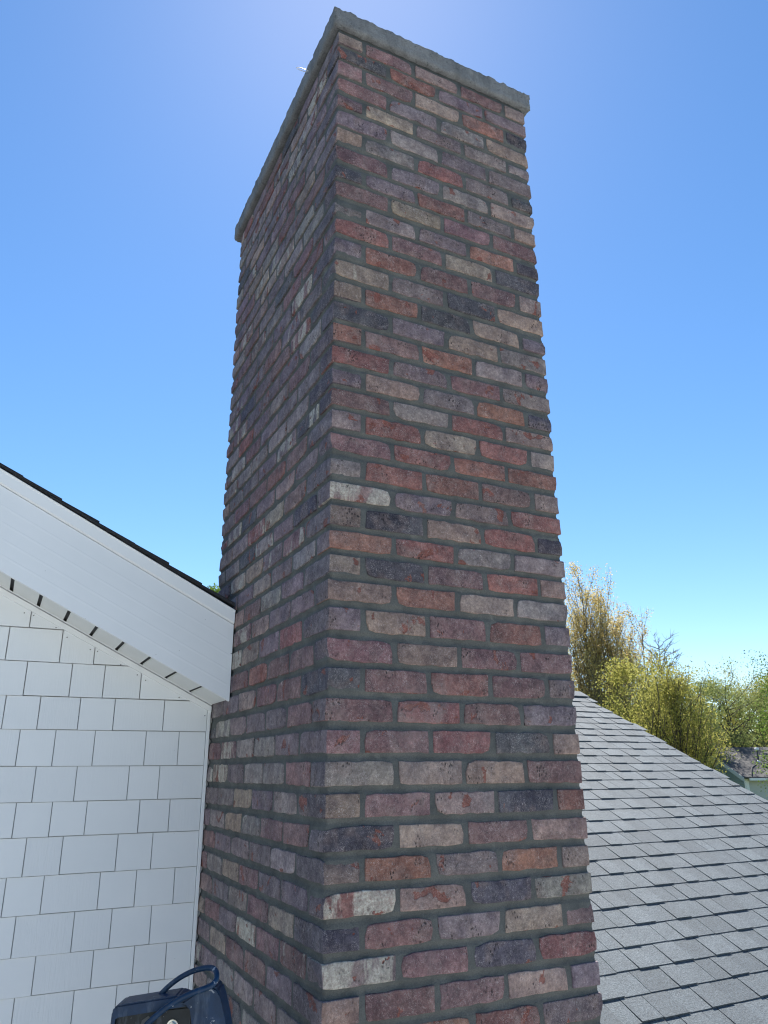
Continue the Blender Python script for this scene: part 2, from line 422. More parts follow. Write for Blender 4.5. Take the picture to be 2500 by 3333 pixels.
for c in range(NC):
    zt, zb = ZJ[c], ZJ[c+1]; zc = (zt + zb) / 2 + rnd.gauss(0, .0008)
    hs = max(0.93, min(1.08, (zt - zb - 0.0172) / 0.0572))
    codes = FRONT[c].split() if c < len(FRONT) else [rnd.choice('PRVTGDOB') for _ in range(5)]
    odd = (c % 2 == 0)            # first course, third course ...: half bricks show at the front corners
    inview = c < 43
    if odd:
        while len(codes) < 5: codes.append(rnd.choice('PVRT'))
        Lf = (W_ - 2 * HB - 4 * JT) / 3
        # corner bricks run back along the sides
        Ls = (D_ - 5 * JT) / 6
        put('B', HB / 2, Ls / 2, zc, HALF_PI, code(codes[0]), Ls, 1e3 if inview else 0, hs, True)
        put('L', W_ - HB / 2, Ls / 2, zc, HALF_PI, code(codes[4]), Ls, 9e2 if inview else 0, hs, True)
        for i in range(3):
            put('L', HB + JT + Lf / 2 + i * (Lf + JT), HB / 2, zc, 0, code(codes[1 + i]), Lf, 1e3 if inview else 0, hs)
        for i in range(1, 6):
            y = Ls / 2 + i * (Ls + JT)
            put('L', HB / 2, y, zc, HALF_PI, rcode(), Ls, 0 if not inview else 500 - i * 40 + c * 3.2 - (0 if c < 25 else (200 if i >= 5 else 0)), hs)
            put('L', W_ - HB / 2, y, zc, HALF_PI, rcode(), Ls, 0, hs)
        for i in range(3):
            put('L', HB + JT + Lf / 2 + i * (Lf + JT), D_ - HB / 2, zc, 0, rcode(), Lf, 0, hs)
    else:
        while len(codes) < 4: codes.append(rnd.choice('PVRT'))
        codes = codes[:4]
        Lf = (W_ - 3 * JT) / 4
        for i in range(4):
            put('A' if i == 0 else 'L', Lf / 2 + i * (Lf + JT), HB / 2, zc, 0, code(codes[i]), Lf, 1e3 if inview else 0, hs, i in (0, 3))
            put('L', Lf / 2 + i * (Lf + JT), D_ - HB / 2, zc, 0, rcode(), Lf, 60 if (inview and i == 0 and c < 26) else 0, hs)
        Ls = (D_ - 2 * HB - 6 * JT) / 5
        for i in range(5):
            y = HB + JT + Ls / 2 + i * (Ls + JT)
            put('L', HB / 2, y, zc, HALF_PI, rcode(), Ls, 0 if not inview else 500 - (i + .5) * 40 + c * 3.2 - (0 if c < 25 else (200 if i >= 4 else 0)), hs)
            put('L', W_ - HB / 2, y, zc, HALF_PI, rcode(), Ls, 0, hs)
order = sorted(range(len(placed)), key=lambda i: -placed[i][3])
single = set(order[:298])
for i in sorted(single):
    me, m, col, pri = placed[i]
    o = link('brick', me, chim); o.matrix_local = m; o.color = col
# the remaining bricks: upper far part of the left face, hidden sides, below the picture
V, F, C_, SD = [], [], [], []
for i in range(len(placed)):
    if i in single: continue
    me, m, col, pri = placed[i]
    n = len(me.vertices); co = np.empty(n * 3); me.vertices.foreach_get('co', co); co = co.reshape(-1, 3)
    mm = np.array(m); co = co @ mm[:3, :3].T + mm[:3, 3]
    b0 = len(V); V.extend(co.tolist()); F.extend([tuple(b0 + k for k in p_.vertices) for p_ in me.polygons])
    C_.extend([col] * n); SD.extend([rnd.random()] * n)
me = mesh_from(V, F, 'brick_remainder', True)
ca = me.color_attributes.new('brick_colour', 'FLOAT_COLOR', 'POINT'); ca.data.foreach_set('color', np.array(C_, np.float32).ravel())
sa = me.attributes.new('brick_seed', 'FLOAT', 'POINT'); sa.data.foreach_set('value', np.array(SD, np.float32))
tag(link('brickwork', me, chim, mat=M['brick_joined']), kind='stuff')

# mortar body, its faces set back from the bricks and slightly uneven
def mortar_body():
    bm = bmesh.new(); rc = 0.0065
    x0, x1, y0, y1 = rc, W_ - rc, rc, D_ - rc
    ring = []
    nx, ny = 80, 120
    for i in range(nx): ring.append((x0 + (x1 - x0) * i / nx, y0, (0, -1)))
    for i in range(ny): ring.append((x1, y0 + (y1 - y0) * i / ny, (1, 0)))
    for i in range(nx): ring.append((x1 - (x1 - x0) * i / nx, y1, (0, 1)))
    for i in range(ny): ring.append((x0, y1 - (y1 - y0) * i / ny, (-1, 0)))
    prof_ = [(-.0125, .0034), (-.0085, .0044), (-.004, .0068), (.001, .0076), (.0055, .0062), (.0090, .0040), (.0125, .0034)]
    zs = [(ZJ[NC] + ZO, 0)]
    for c in range(NC - 1, 0, -1):
        for dz_, dp in prof_: zs.append((ZJ[c] + ZO + dz_, dp))
    zs.append((ZO + 0.012, .006))
    rows = []
    for z, dp in zs:
        row = []
        for x, y, nn in ring:
            d = rc - dp + 0.0015 * mnoise.noise(Vector((x * 30, y * 30, z * 30))) + 0.0014 * mnoise.noise(Vector((x * 80, y * 80, z * 80)))
            d = min(d, rc - 0.0016)
            row.append(bm.verts.new((x + nn[0] * d, y + nn[1] * d, z)))
        rows.append(row)
    n = len(ring)
    for a, b in zip(rows[:-1], rows[1:]):
        for i in range(n): bm.faces.new((a[i], a[(i+1) % n], b[(i+1) % n], b[i]))
    bm.faces.new(rows[-1]); bm.faces.new(rows[0][::-1])
    return bm_mesh(bm, 'mortar_body', True)
link('mortar_body', mortar_body(), chim, mat=M['mortar'])
box('footing', (0.01, 0.01, -0.1), (W_ - 0.01, D_ - 0.01, ZJ[NC] + ZO - 0.001), M['mortar'], chim)

# concrete cap: rough-cast slab
def cap_mesh():
    x0, x1, y0, y1, z0, z1 = -0.020, 0.835, -0.013, 1.278, 0.004 + ZO, 0.086 + ZO
    bm = bmesh.new(); s = 0.010
    nx, ny, nz = int((x1-x0)/s), int((y1-y0)/s), 8
    vid = {}
    def vert(i, j, k):
        if (i, j, k) in vid: return vid[(i, j, k)]
        p = Vector((x0 + (x1-x0)*i/nx, y0 + (y1-y0)*j/ny, z0 + (z1-z0)*k/nz))
        e = (i in (0, nx)) + (j in (0, ny)) + (k in (0, nz))
        d = mnoise.noise_vector(p * 30) * 0.003 + mnoise.noise_vector(p * 90) * 0.0028
        cpt = Vector(((x0+x1)/2, (y0+y1)/2, (z0+z1)/2))
        if e >= 2:
            ax = Vector((math.copysign(1, p.x-cpt.x) if i in (0, nx) else 0, math.copysign(1, p.y-cpt.y) if j in (0, ny) else 0, math.copysign(1, p.z-cpt.z) if k in (0, nz) else 0))
            p = p - ax * (0.0035 + 0.003 * mnoise.noise(p * 55) + 0.002 * mnoise.noise(p * 150))
            if k == nz: p.z += 0.005 * max(0, mnoise.noise(p * 70)) + 0.004 * max(0, mnoise.noise(p * 160))
            if k == 0: p.z -= 0.007 * max(0, mnoise.noise(p * 28 + Vector((9, 0, 0))))
        p = p + d
        vid[(i, j, k)] = bm.verts.new(p); return vid[(i, j, k)]
    for i in range(nx):
        for k in range(nz):
            bm.faces.new((vert(i,0,k), vert(i+1,0,k), vert(i+1,0,k+1), vert(i,0,k+1)))
            bm.faces.new((vert(i,ny,k), vert(i,ny,k+1), vert(i+1,ny,k+1), vert(i+1,ny,k)))
        for j in range(ny):
            bm.faces.new((vert(i,j,0), vert(i,j+1,0), vert(i+1,j+1,0), vert(i+1,j,0)))
            bm.faces.new((vert(i,j,nz), vert(i+1,j,nz), vert(i+1,j+1,nz), vert(i,j+1,nz)))
    for j in range(ny):
        for k in range(nz):
            bm.faces.new((vert(0,j,k), vert(0,j,k+1), vert(0,j+1,k+1), vert(0,j+1,k)))
            bm.faces.new((vert(nx,j,k), vert(nx,j+1,k), vert(nx,j+1,k+1), vert(nx,j,k+1)))
    return bm_mesh(bm, 'cap', True)
link('concrete_cap', cap_mesh(), chim, mat=M['concrete'])

# ------------------------------------------------------------------ white gable house on the left
YW, YF, SL = 1.1784, 0.9172, 0.497
house = empty('gable_house', (0, 0, 0))
tag(house, 'white shake-sided gable house with a dark roof edge meeting the left of the chimney', 'house')
def rakez(x, z0): return z0 - SL * x
# wall body behind the shakes (gable to the left, ridge at x=-4.2)
bm = bmesh.new()
prism(bm, [(-7.2, YW + .012, -0.1), (0.72, YW + .012, -0.1), (0.72, YW + .012, ZO - 2.62), (-4.2, YW + .012, ZO - 0.18), (-7.2, YW + .012, ZO - 1.67)], (0, 7.6, 0))
link('wall', bm_mesh(bm, 'wall'), house, mat=M['house_wall'])
butts = [-1.9951, -2.1141, -2.2339, -2.3478, -2.4702, -2.5867, -2.6982, -2.8175, -2.9341, -3.0545, -3.1667]
butts = [butts[0] - (-0.1185) * k for k in range(5, 0, -1)] + butts
while butts[-1] > -7.3: butts.append(butts[-1] - 0.1172)
SEAMS = {0: [-.685], 1: [-.747, -.570, -.453], 2: [-.673, -.523, -.409, -.277], 3: [-.725, -.614, -.481, -.361, -.182], 4: [-.665, -.550, -.418, -.239, -.118],
         5: [-.598, -.465, -.287, -.179], 6: [-.644, -.531, -.418, -.239, -.132], 7: [-.597, -.483, -.303, -.183], 8: [-.642, -.527, -.349, -.228, -.095],
         9: [-.597, -.418, -.298, -.166], 10: [-.522, -.344, -.212, -.104], 11: [-.569, -.392, -.258, -.153]}
XE = -0.017                                   # right end of the siding, at the corner strip
def clip(poly, f):                             # keep f(p) <= 0
    out = []
    for a, b in zip(poly, poly[1:] + poly[:1]):
        fa, fb = f(a), f(b)
        if fa <= 0: out.append(a)
        if (fa < 0 < fb) or (fb < 0 < fa):
            t = fa / (fa - fb); out.append(tuple(a[k] + (b[k] - a[k]) * t for k in range(2)))
    return out
def shake(bm, xa, xb, zb, dz, nb_):
    g = 0.0016
    zt = nb_ - 0.0026
    poly = clip([(xa + g, zb + dz), (xb - g, zb + dz), (xb - g, zt), (xa + g, zt)], lambda q: q[1] - rakez(q[0], -2.262))
    if len(poly) < 3: return False
    def yf(z): return YW - 0.0065 + 0.0055 * (z - zb) / 0.13
    a = [bm.verts.new((x, yf(z), z + ZO)) for x, z in poly]; b = [bm.verts.new((x, YW + 0.004, z + ZO)) for x, z in poly]
    bm.faces.new(a)
    n = len(a)
    for i in range(n): bm.faces.new((a[i], b[i], b[(i+1) % n], a[(i+1) % n]))
    return True
rest = bmesh.new(); nsh = 0
for r, zb in enumerate(butts):
    k = r - 5; nb_ = butts[r-1] if r else zb + .1185
    xs = sorted(SEAMS.get(k, []))
    if not xs:
        xs = [XE - rnd.uniform(0.07, 0.15)]
        while xs[0] > -0.62: xs.insert(0, xs[0] - rnd.uniform(0.1, 0.19))
    while xs[0] > -1.9: xs.insert(0, xs[0] - rnd.choice((0.105, 0.12, 0.14, 0.18)) - rnd.uniform(0, .012))
    ends = xs + [XE]
    for xa, xb in zip(ends[:-1], ends[1:]):
        dz = rnd.gauss(0, 0.0006)
        if xb > -0.98 and -3.6 < zb < -1.4:
            b1 = bmesh.new()
            if shake(b1, xa, xb, zb, dz, nb_):
                link('siding_shake', bm_mesh(b1, 'siding_shake'), house, mat=M['siding']); nsh += 1
            else: b1.free()
        else: shake(rest, xa, xb, zb, dz, nb_)
tag(link('siding_field', bm_mesh(rest, 'siding_field'), house, mat=M['siding']), kind='stuff')
box('siding_backing', (-1.95, YW + 0.0035, ZO - 7.35), (XE, YW + 0.0118, ZO - 2.30), plain('joint_grey', (0.42, 0.425, 0.43), 0.8), house)
box('corner_strip', (XE + 0.0005, YW - 0.007, ZO - 7.35), (-0.004, YW + 0.0115, ZO - 2.262), M['trim'], house, 0.001)
def sloped(name, xa, xb, prof, mat, smooth=False):
    """profile [(v, y)] swept along the rake from xa to xb; v is height above the line z0 - SL*x"""
    vs, fs = [], []
    n = len(prof); N = 8
    for i in range(N + 1):
        x = xa + (xb - xa) * i / N
        for v, y in prof: vs.append((x, y, ZO + v - SL * x))
    for i in range(N):
        for k in range(n):
            k2 = (k + 1) % n
            fs.append((i*n+k, (i+1)*n+k, (i+1)*n+k2, i*n+k2))
    fs.append(tuple(range(n))[::-1]); fs.append(tuple(N*n + k for k in range(n)))
    b = bmesh.new()
    vv = [b.verts.new(p) for p in vs]
    for f in fs: b.faces.new([vv[i] for i in f])
    return link(name, bm_mesh(b, name, smooth), house, mat=mat)
zf = -2.2556
sloped('frieze_strip', -2.4, -0.004, [(-2.278, YW - .013), (-2.2575, YW - .013), (-2.2555, YW - .011), (-2.2555, YW + .0115), (-2.278, YW + .0115)], M['trim'])
sloped('soffit_channel', -2.4, -0.004, [(-2.2525, YW - .011), (-2.2485, YW - .016), (-2.2485, YW + .0115), (-2.2525, YW + .0115)], M['trim'])
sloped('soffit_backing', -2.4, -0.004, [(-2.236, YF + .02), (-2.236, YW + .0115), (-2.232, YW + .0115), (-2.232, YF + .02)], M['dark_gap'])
gx = [-0.7612 + i * 0.0955 for i in range(-16, 9)]
for a, b in zip(gx[:-1], gx[1:]):
    b2 = min(b - 0.0062, -0.004)
    bm_ = bmesh.new()
    prism(bm_, [(a + .0062, YF + .012, ZO - 2.249 - SL * (a + .0062)), (b2, YF + .012, ZO - 2.249 - SL * b2), (b2, YW - .005, ZO - 2.249 - SL * b2), (a + .0062, YW - .005, ZO - 2.249 - SL * (a + .0062))], (0, 0, 0.006))
    link('soffit_panel', bm_mesh(bm_, 'soffit_panel'), house, mat=M['soffit'])
prof = [(zf, YF + .016), (zf, YF)]
for v in (0.052, 0.104, 0.158, 0.213):
    prof += [(zf + v - .007, YF), (zf + v - .002, YF - .0003), (zf + v + .0015, YF - .0003), (zf + v + .004, YF), (zf + v + .010, YF)]
prof += [(zf + .2765, YF), (zf + .2765, YF + .016)]
sloped('fascia', -2.4, -0.003, prof, M['trim'])
sloped('drip_edge', -2.4, -0.0035, [(zf + .2785, YF + .016), (zf + .2785, YF - .002), (zf + .284, YF - .009), (zf + .322, YF - .012), (zf + .327, YF - .016), (zf + .3295, YF - .014), (zf + .3295, YF + .016)], M['trim'])
# roof deck and the shingle courses seen edge-on along the rake
bm_ = bmesh.new()
zd = zf + .331
prism(bm_, [(-4.2, YF + .004, ZO + zd + SL * 4.2), (-0.003, YF + .004, ZO + zd), (-0.003, 1.222, ZO + zd), (0.72, 1.222, ZO + zd - SL * .72), (0.72, 8.9, ZO + zd - SL * .72), (-4.2, 8.9, ZO + zd + SL * 4.2)], (0, 0, -0.012))
link('roof_deck', bm_mesh(bm_, 'roof_deck'), house, mat=M['dark_shingle'])
bm_ = bmesh.new()
prism(bm_, [(-4.2, YF + .004, ZO + zd + SL * 4.2), (-7.4, YF + .004, ZO + zd + SL * 1.0), (-7.4, 8.9, ZO + zd + SL * 1.0), (-4.2, 8.9, ZO + zd + SL * 4.2)], (0, 0, -0.012))
link('roof_deck', bm_mesh(bm_, 'roof_deck'), house, mat=M['dark_shingle'])
i = 0; x = -0.004
while x > -2.4:
    # butt at the lower (right) end, head tucked under the next course up-slope
    t1 = 0.0085 + rnd.uniform(-.001, .004); ya = YF - 0.022 + rnd.uniform(-.006, .005); xl = x - 0.30
    b = bmesh.new()
    yb = 1.9 if x < -0.33 else 1.21
    zz = lambda xx, h: ZO + zd + 0.0015 - SL * xx + h
    xr = x + rnd.uniform(-.006, .0)
    prism(b, [(xl, ya, zz(xl, -.0005)), (xr, ya, zz(xr, .0075)), (xr, ya, zz(xr, .0075 + t1)), (xl, ya, zz(xl, .0045))], (0, (yb if xr < -0.004 else 1.16) - ya, 0))
    link('roof_shingle', bm_mesh(b, 'roof_shingle'), house, mat=M['dark_shingle'])
    x -= 0.1275 + rnd.uniform(-.004, .004); i += 1
# nail heads left showing in the shakes under the rake
nb = bmesh.new(); bmesh.ops.create_cone(nb, cap_ends=True, segments=8, radius1=0.0026, radius2=0.0020, depth=0.0022)
bmesh.ops.rotate(nb, verts=nb.verts, matrix=Matrix.Rotation(math.pi/2, 3, 'X'))
nme = bm_mesh(nb, 'nail'); nme.materials.append(M['nail'])
for nx_, nz_ in [(-.708, -1.944), (-.676, -1.951), (-.596, -1.99), (-.554, -2.022), (-.469, -2.062), (-.443, -2.067), (-.356, -2.112), (-.292, -2.146), (-.26, -2.165), (-.13, -2.224), (-.026, -2.289)]:
    row = max([z for z in butts if z <= nz_ + .001]); 
    link('nail', nme, house, (nx_, YW - 0.0065 + 0.0055 * (nz_ - row) / .13 - .0006, nz_ + ZO))

# ------------------------------------------------------------------ grey shingle roof on the right
PH, PSI, EXPO = 0.4606, 0.0295, 0.143
O_ = Vector((1.0, 1.1751, -3.4738 + ZO))
UX = Vector((math.cos(PSI), math.sin(PSI), 0)); UY = Vector((-math.sin(PSI) * math.cos(PH), math.cos(PSI) * math.cos(PH), math.sin(PH))); UN = UX.cross(UY)
XR = 4.1145 - 1.0 * 0      # rake position along UX measured from the world origin side
x_off = UX.dot(Vector((1.0, 1.1751, 0)))
def rp(u, v, h=0.0):       # u along the courses (0 at O_), v up the slope
    return O_ + UX * u + UY * v + UN * h
UR = XR                    # O_ is u=0; rake found at u = XR - offset below
NROW = 28
sroof = empty('shingle_roof', (0, 0, 0))
tag(sroof, 'low grey asphalt shingle roof sloping up behind the right side of the chimney', 'roof')
fr = Matrix((UX, UY, UN)).transposed().to_4x4()
def tab_mesh(wd, th):
    g = 0.0011; v1 = EXPO + 0.03
    b = bmesh.new()
    h0, h1 = 0.0018, 0.0008
    P = [(g, 0, h0), (wd - g, 0, h0), (wd - g, v1, 0.0), (g, v1, 0.0), (g, 0, h0 + th), (wd - g, 0, h0 + th), (wd - g, v1, h1), (g, v1, h1)]
    v = [b.verts.new(p) for p in P]
    for q in ((0,3,2,1),(4,5,6,7),(0,1,5,4),(1,2,6,5),(2,3,7,6),(3,0,4,7)): b.faces.new([v[i_] for i_ in q])
    return bm_mesh(b, 'shingle')
WID = [0.085, 0.10, 0.115, 0.13, 0.145, 0.16, 0.175, 0.19]
TABS = {(w_, t_): tab_mesh(w_, t_) for w_ in WID for t_ in (0.0045, 0.0090)}
for m_ in TABS.values(): m_.materials.append(M['shingle'])
fwd = -RZ
def project(P):
    q = P - CAM; z = q.dot(fwd)
    if z <= 0.01: return None
    return 1250 + 2434.65 * q.dot(RX) / z, 1666.5 - 2434.65 * q.dot(RY) / z, z
U0, U1 = -0.12, UR
tabs = []
for n in range(-9, NROW):
    u = U0 - rnd.uniform(0, .15); v = n * EXPO
    thick = rnd.random() < 0.5
    while u < U1 - 0.02:
        w_ = rnd.choice(WID)
        if thick: w_ = rnd.choice(WID[1:6])
        if u + w_ > U1: w_ = min(WID, key=lambda q: abs(q - (U1 - u)))
        m = Matrix.Translation(rp(u, v + rnd.gauss(0, .0012), 0)) @ fr
        pc = project(rp(u + w_/2, v + EXPO/2))
        area = 0
        if pc:
            px, py, dz = pc
            edge = 1740 + (py - 760) * 0.0868      # right edge of the chimney in the photograph
            if edge - 20 < px < 2540 and 2230 < py < 3360: area = w_ / dz**3
        tabs.append((TABS[(w_, 0.0090 if thick else 0.0045)], m, area))
        u += w_ + 0.0012; thick = not thick if rnd.random() < 0.75 else thick
order = sorted(range(len(tabs)), key=lambda i: -tabs[i][2])
vis = sum(1 for t_ in tabs if t_[2] > 0)
single = set([i for i in order[:296] if tabs[i][2] > 0])
V, F, T_ = [], [], []
for i, (me_, m, a) in enumerate(tabs):
    if i in single:
        o = link('shingle', me_, sroof); o.matrix_local = m
    else:
        co = [m @ v_.co for v_ in me_.vertices]; b0 = len(V); V += co
        F += [tuple(b0 + k for k in p_.vertices) for p_ in me_.polygons]; T_ += [rnd.random()] * len(co)
me = mesh_from(V, F, 'shingle_field'); at = me.attributes.new('tone', 'FLOAT', 'POINT'); at.data.foreach_set('value', np.array(T_, np.float32))
tag(link('shingle_field', me, sroof, mat=M['shingle_joined']), kind='stuff')
bm_ = bmesh.new()
VT = NROW * EXPO
prism(bm_, [rp(U0 - .05, -9 * EXPO + .01, -.0015), rp(U1 - .012, -9 * EXPO + .01, -.0015), rp(U1 - .012, VT, -.0015), rp(U0 - .05, VT, -.0015)], -UN * 0.02)
link('roof_deck', bm_mesh(bm_, 'roof_deck'), sroof, mat=M['under'])
# back slope, ridge caps, rake board, walls below
A = rp(U0 - .05, VT, -.002); B = rp(U1 - .012, VT, -.002)
back = Vector((-math.sin(PSI) * math.cos(PH), math.cos(PSI) * math.cos(PH), -math.sin(PH))) * 4.6
bm_ = bmesh.new(); prism(bm_, [A, B, B + back, A + back], Vector((0, 0, -0.02))); link('back_slope', bm_mesh(bm_, 'back_slope'), sroof, mat=M['under'])
u = U0
capm = bmesh.new()
prism(capm, [(0, -.14, -.050), (0, 0, .017), (0, .14, -.050), (0, .14, -.056), (0, 0, .010), (0, -.14, -.056)], (0.19, 0, 0)); capme = bm_mesh(capm, 'ridge_cap'); capme.materials.append(M['shingle'])
rotz = Matrix.Rotation(PSI, 4, 'Z')
while u < U1 - .1:
    o = link('ridge_cap', capme, sroof); o.matrix_local = Matrix.Translation(rp(u, VT, .004)) @ rotz @ Matrix.Rotation(0.02, 4, 'Y'); u += .146
bm_ = bmesh.new()
prism(bm_, [rp(U1 - .045, -9 * EXPO + .02, -.024), rp(U1 - .022, -9 * EXPO + .02, -.024), rp(U1 - .022, VT - .03, -.024), rp(U1 - .045, VT - .03, -.024)], Vector((0, 0, -0.17)))
link('rake_board', bm_mesh(bm_, 'rake_board'), sroof, mat=M['trim'])
bm_ = bmesh.new()
e0 = rp(U0, -9 * EXPO + .06); e1 = rp(U1 - .25, -9 * EXPO + .06)
f0 = rp(U0 + .02, -6 * EXPO); f1 = rp(U1 - .3, -6 * EXPO); t0 = rp(U0 + .02, VT - .1); t1 = rp(U1 - .3, VT - .1)
zlow = -0.1
poly = [Vector((f1.x, f1.y, zlow)), Vector((f1.x, f1.y, f1.z - .05)), Vector((t1.x, t1.y, t1.z - .05)), Vector((t1.x, t1.y + 3.6, f1.z - .05)), Vector((t1.x, t1.y + 3.6, zlow))]
prism(bm_, poly, Vector((-(UR - .52), 0, 0)))
link('wall', bm_mesh(bm_, 'wall'), sroof, mat=M['house_wall'])

# ------------------------------------------------------------------ wire loop under the cap's left edge
lb = []
for i in range(17):
    a = math.pi + 0.35 + (2 * math.pi - 0.7) * i / 16
    lb.append((-0.047 - 0.027 * math.cos(a), 0.236 - 0.006 * math.cos(a), ZO + 0.0375 + 0.0065 * math.sin(a) + 0.40 * (-0.047 - 0.027 * math.cos(a) + 0.02)))
V, F = tube_arrays([(np.array(lb), 0.0013, 0.0013), (np.array([lb[-1], (-0.012, .244, ZO + .0475)]), .0013, .0013), (np.array([lb[0], lb[0]]) + np.array([[0, 0, 0], [.03, .006, .001]]), .0013, .0013)], 5)
tag(link('wire_loop', mesh_from(V, F, 'wire_loop', True), mat=plain('white_wire', (0.85, 0.85, 0.82), 0.35)), 'thin white wire loop sticking out from the left edge of the chimney cap', 'wire')

# ------------------------------------------------------------------ blue ladder head at the lower left
lad = empty('step_ladder', (-0.343, -0.054, 0))
tag(lad, 'dark blue plastic ladder head with a grab loop and steel bolt, bottom left', 'ladder')
E1 = Vector((0.8952, -0.4456, 0)); E3 = Vector((0.4456, 0.8952, 0)); E2 = Vector((0, 0, 1))
OB = Vector((-0.343, -0.054, -2.974 + ZO)); K = 0.000178
def lp(zx, zy, d=0.0): return OB + E1 * ((zx - 835) * K) - E2 * ((zy - 800) * K) + E3 * d - Vector(lad.location)
def blue_mat(name, col, rough):
    t = NT(name); p = t.geopos()
    c = t.mix(t.ramp(t.noise(p, 30, 5, .65), 0.35, 0.7), tuple(x * .7 for x in col), tuple(x * 1.3 for x in col))
    spl = t.ramp(t.noise(p, 75, 4, 0.6, .6), 0.665, 0.70)
    c = t.mix(t.math('MULTIPLY', spl, 0.6), c, (0.45, 0.47, 0.5))
    c = t.mix(t.math('MULTIPLY', t.ramp(t.noise(t.mapping(p, (1, 1, .2)), 38, 5, .7), 0.55, 0.8), 0.35), c, (0.22, 0.26, 0.31))
    t.l(c, t.b.inputs['Base Color']); t.b.inputs['Roughness'].default_value = rough
    t.b.inputs['Specular IOR Level'].default_value = 0.3; t.bump(t.noise(p, 160, 3), 0.15, 0.002); return t.m
M['blue'] = blue_mat('blue_plastic', (0.006, 0.028, 0.070), 0.45)
M['bluedark'] = blue_mat('dark_recess_plastic', (0.009, 0.014, 0.018), 0.45)
M['steel'] = plain('zinc_steel', (0.55, 0.55, 0.50), 0.28, 1.0, 60, 0.2)
BOT = 1150
def poly_prism(name, pts, d0, d1, mat, bev=0.0025, parent=lad):
    b = bmesh.new(); prism(b, [lp(x, y, d0) for x, y in pts], E3 * (d1 - d0))
    if bev: bmesh.ops.bevel(b, geom=list(b.edges), offset=bev, segments=2, affect='EDGES')
    return link(name, bm_mesh(b, name, False), parent, mat=mat)
# hollow head: back panel, raised rim pieces round it
poly_prism('head_panel', [(140, BOT), (158, 660), (1075, 545), (1100, BOT)], 0.014, 0.060, M['bluedark'], .002)
poly_prism('head_rim', [(122, BOT), (140, 660), (158, 615), (205, 588), (860, 500), (1062, 560), (1062, 618), (870, 600), (215, 690), (170, 715), (158, BOT)], 0.0, 0.064, M['blue'], .0035)
poly_prism('head_rib', [(690, BOT), (700, 640), (1015, 612), (1048, 640), (1055, BOT)], 0.005, 0.020, M['bluedark'], .003)
poly_prism('side_flange', [(1062, 604), (900, 560), (1150, 440), (1275, 392), (1345, 420), (1372, 510), (1440, 720), (1560, BOT), (1130, BOT)], -0.012, 0.045, M['blue'], .0045)
poly_prism('head_slot', [(455, 850), (470, 760), (540, 715), (575, 740), (545, 860)], 0.0135, 0.016, M['dark_gap'], 0)
front = [(455, 960, -.010), (485, 880, -.012), (560, 775, -.016), (690, 655, -.019), (860, 540, -.02), (1050, 452, -.02), (1200, 408, -.018), (1285, 372, -.014), (1312, 320, -.006), (1290, 268, .004), (1235, 243, .012), (1140, 252, .020), (1000, 290, .028), (860, 355, .034), (740, 435, .038), (640, 520, .040), (590, 580, .040)]
# smooth the path
pts = [np.array(lp(*q)) for q in front]
sm = []
for i in range(len(pts) - 1):
    p0, p1, p2, p3 = pts[max(i-1, 0)], pts[i], pts[i+1], pts[min(i+2, len(pts)-1)]
    for s_ in (0, .25, .5, .75):
        sm.append(0.5 * ((2*p1) + (p2-p0)*s_ + (2*p0-5*p1+4*p2-p3)*s_**2 + (3*p1-p0-3*p2+p3)*s_**3))
sm.append(pts[-1])
V, F = tube_arrays([(np.array(sm), .0060, .0052)], 10)
link('grab_loop', mesh_from(V, F, 'grab_loop', True), lad, mat=M['blue'])
b = bmesh.new()
rotm = Matrix((E1, E2.cross(E1) * 0 + E2, -E3)).transposed()
def cyl(b, c, r, d0, d1, seg):
    g = bmesh.ops.create_cone(b, cap_ends=True, segments=seg, radius1=r, radius2=r * .96, depth=abs(d1 - d0))
    bmesh.ops.transform(b, verts=g['verts'], matrix=Matrix.Translation(c - E3 * ((d0 + d1) / 2)) @ rotm.to_4x4())
c0 = lp(835, 800, 0.005)
cyl(b, c0, .0118, 0, .0025, 28); cyl(b, c0, .0088, .0025, .0085, 6); cyl(b, c0, .0048, .0085, .0150, 16)
link('bolt', bm_mesh(b, 'bolt'), lad, mat=M['steel'])
for xr0, xr1 in ((150, 330), (1130, 1420)):
    bb = bmesh.new(); prism(bb, [lp(xr0, BOT - 20, .01), lp(xr1, BOT - 20, .01), lp(xr1 + 130 * (1 if xr0 > 500 else -1), 800 + 5.0 / K * .0 + (OB.z + .1) / K, .01), lp(xr0 + 130 * (1 if xr0 > 500 else -1), 800 + (OB.z + .1) / K, .01)], E3 * .03)
    link('side_rail', bm_mesh(bb, 'side_rail'), lad, mat=M['blue'])
for k in range(1, 14):
    zy = BOT + k * 0.30 / K
    bb = bmesh.new(); prism(bb, [lp(220, zy, .012), lp(1320, zy, .012), lp(1320, zy + 25 / K * .001, .012), lp(220, zy + 25 / K * .001, .012)], E3 * .07)
    link('ladder_step', bm_mesh(bb, 'ladder_step'), lad, mat=M['steel'])

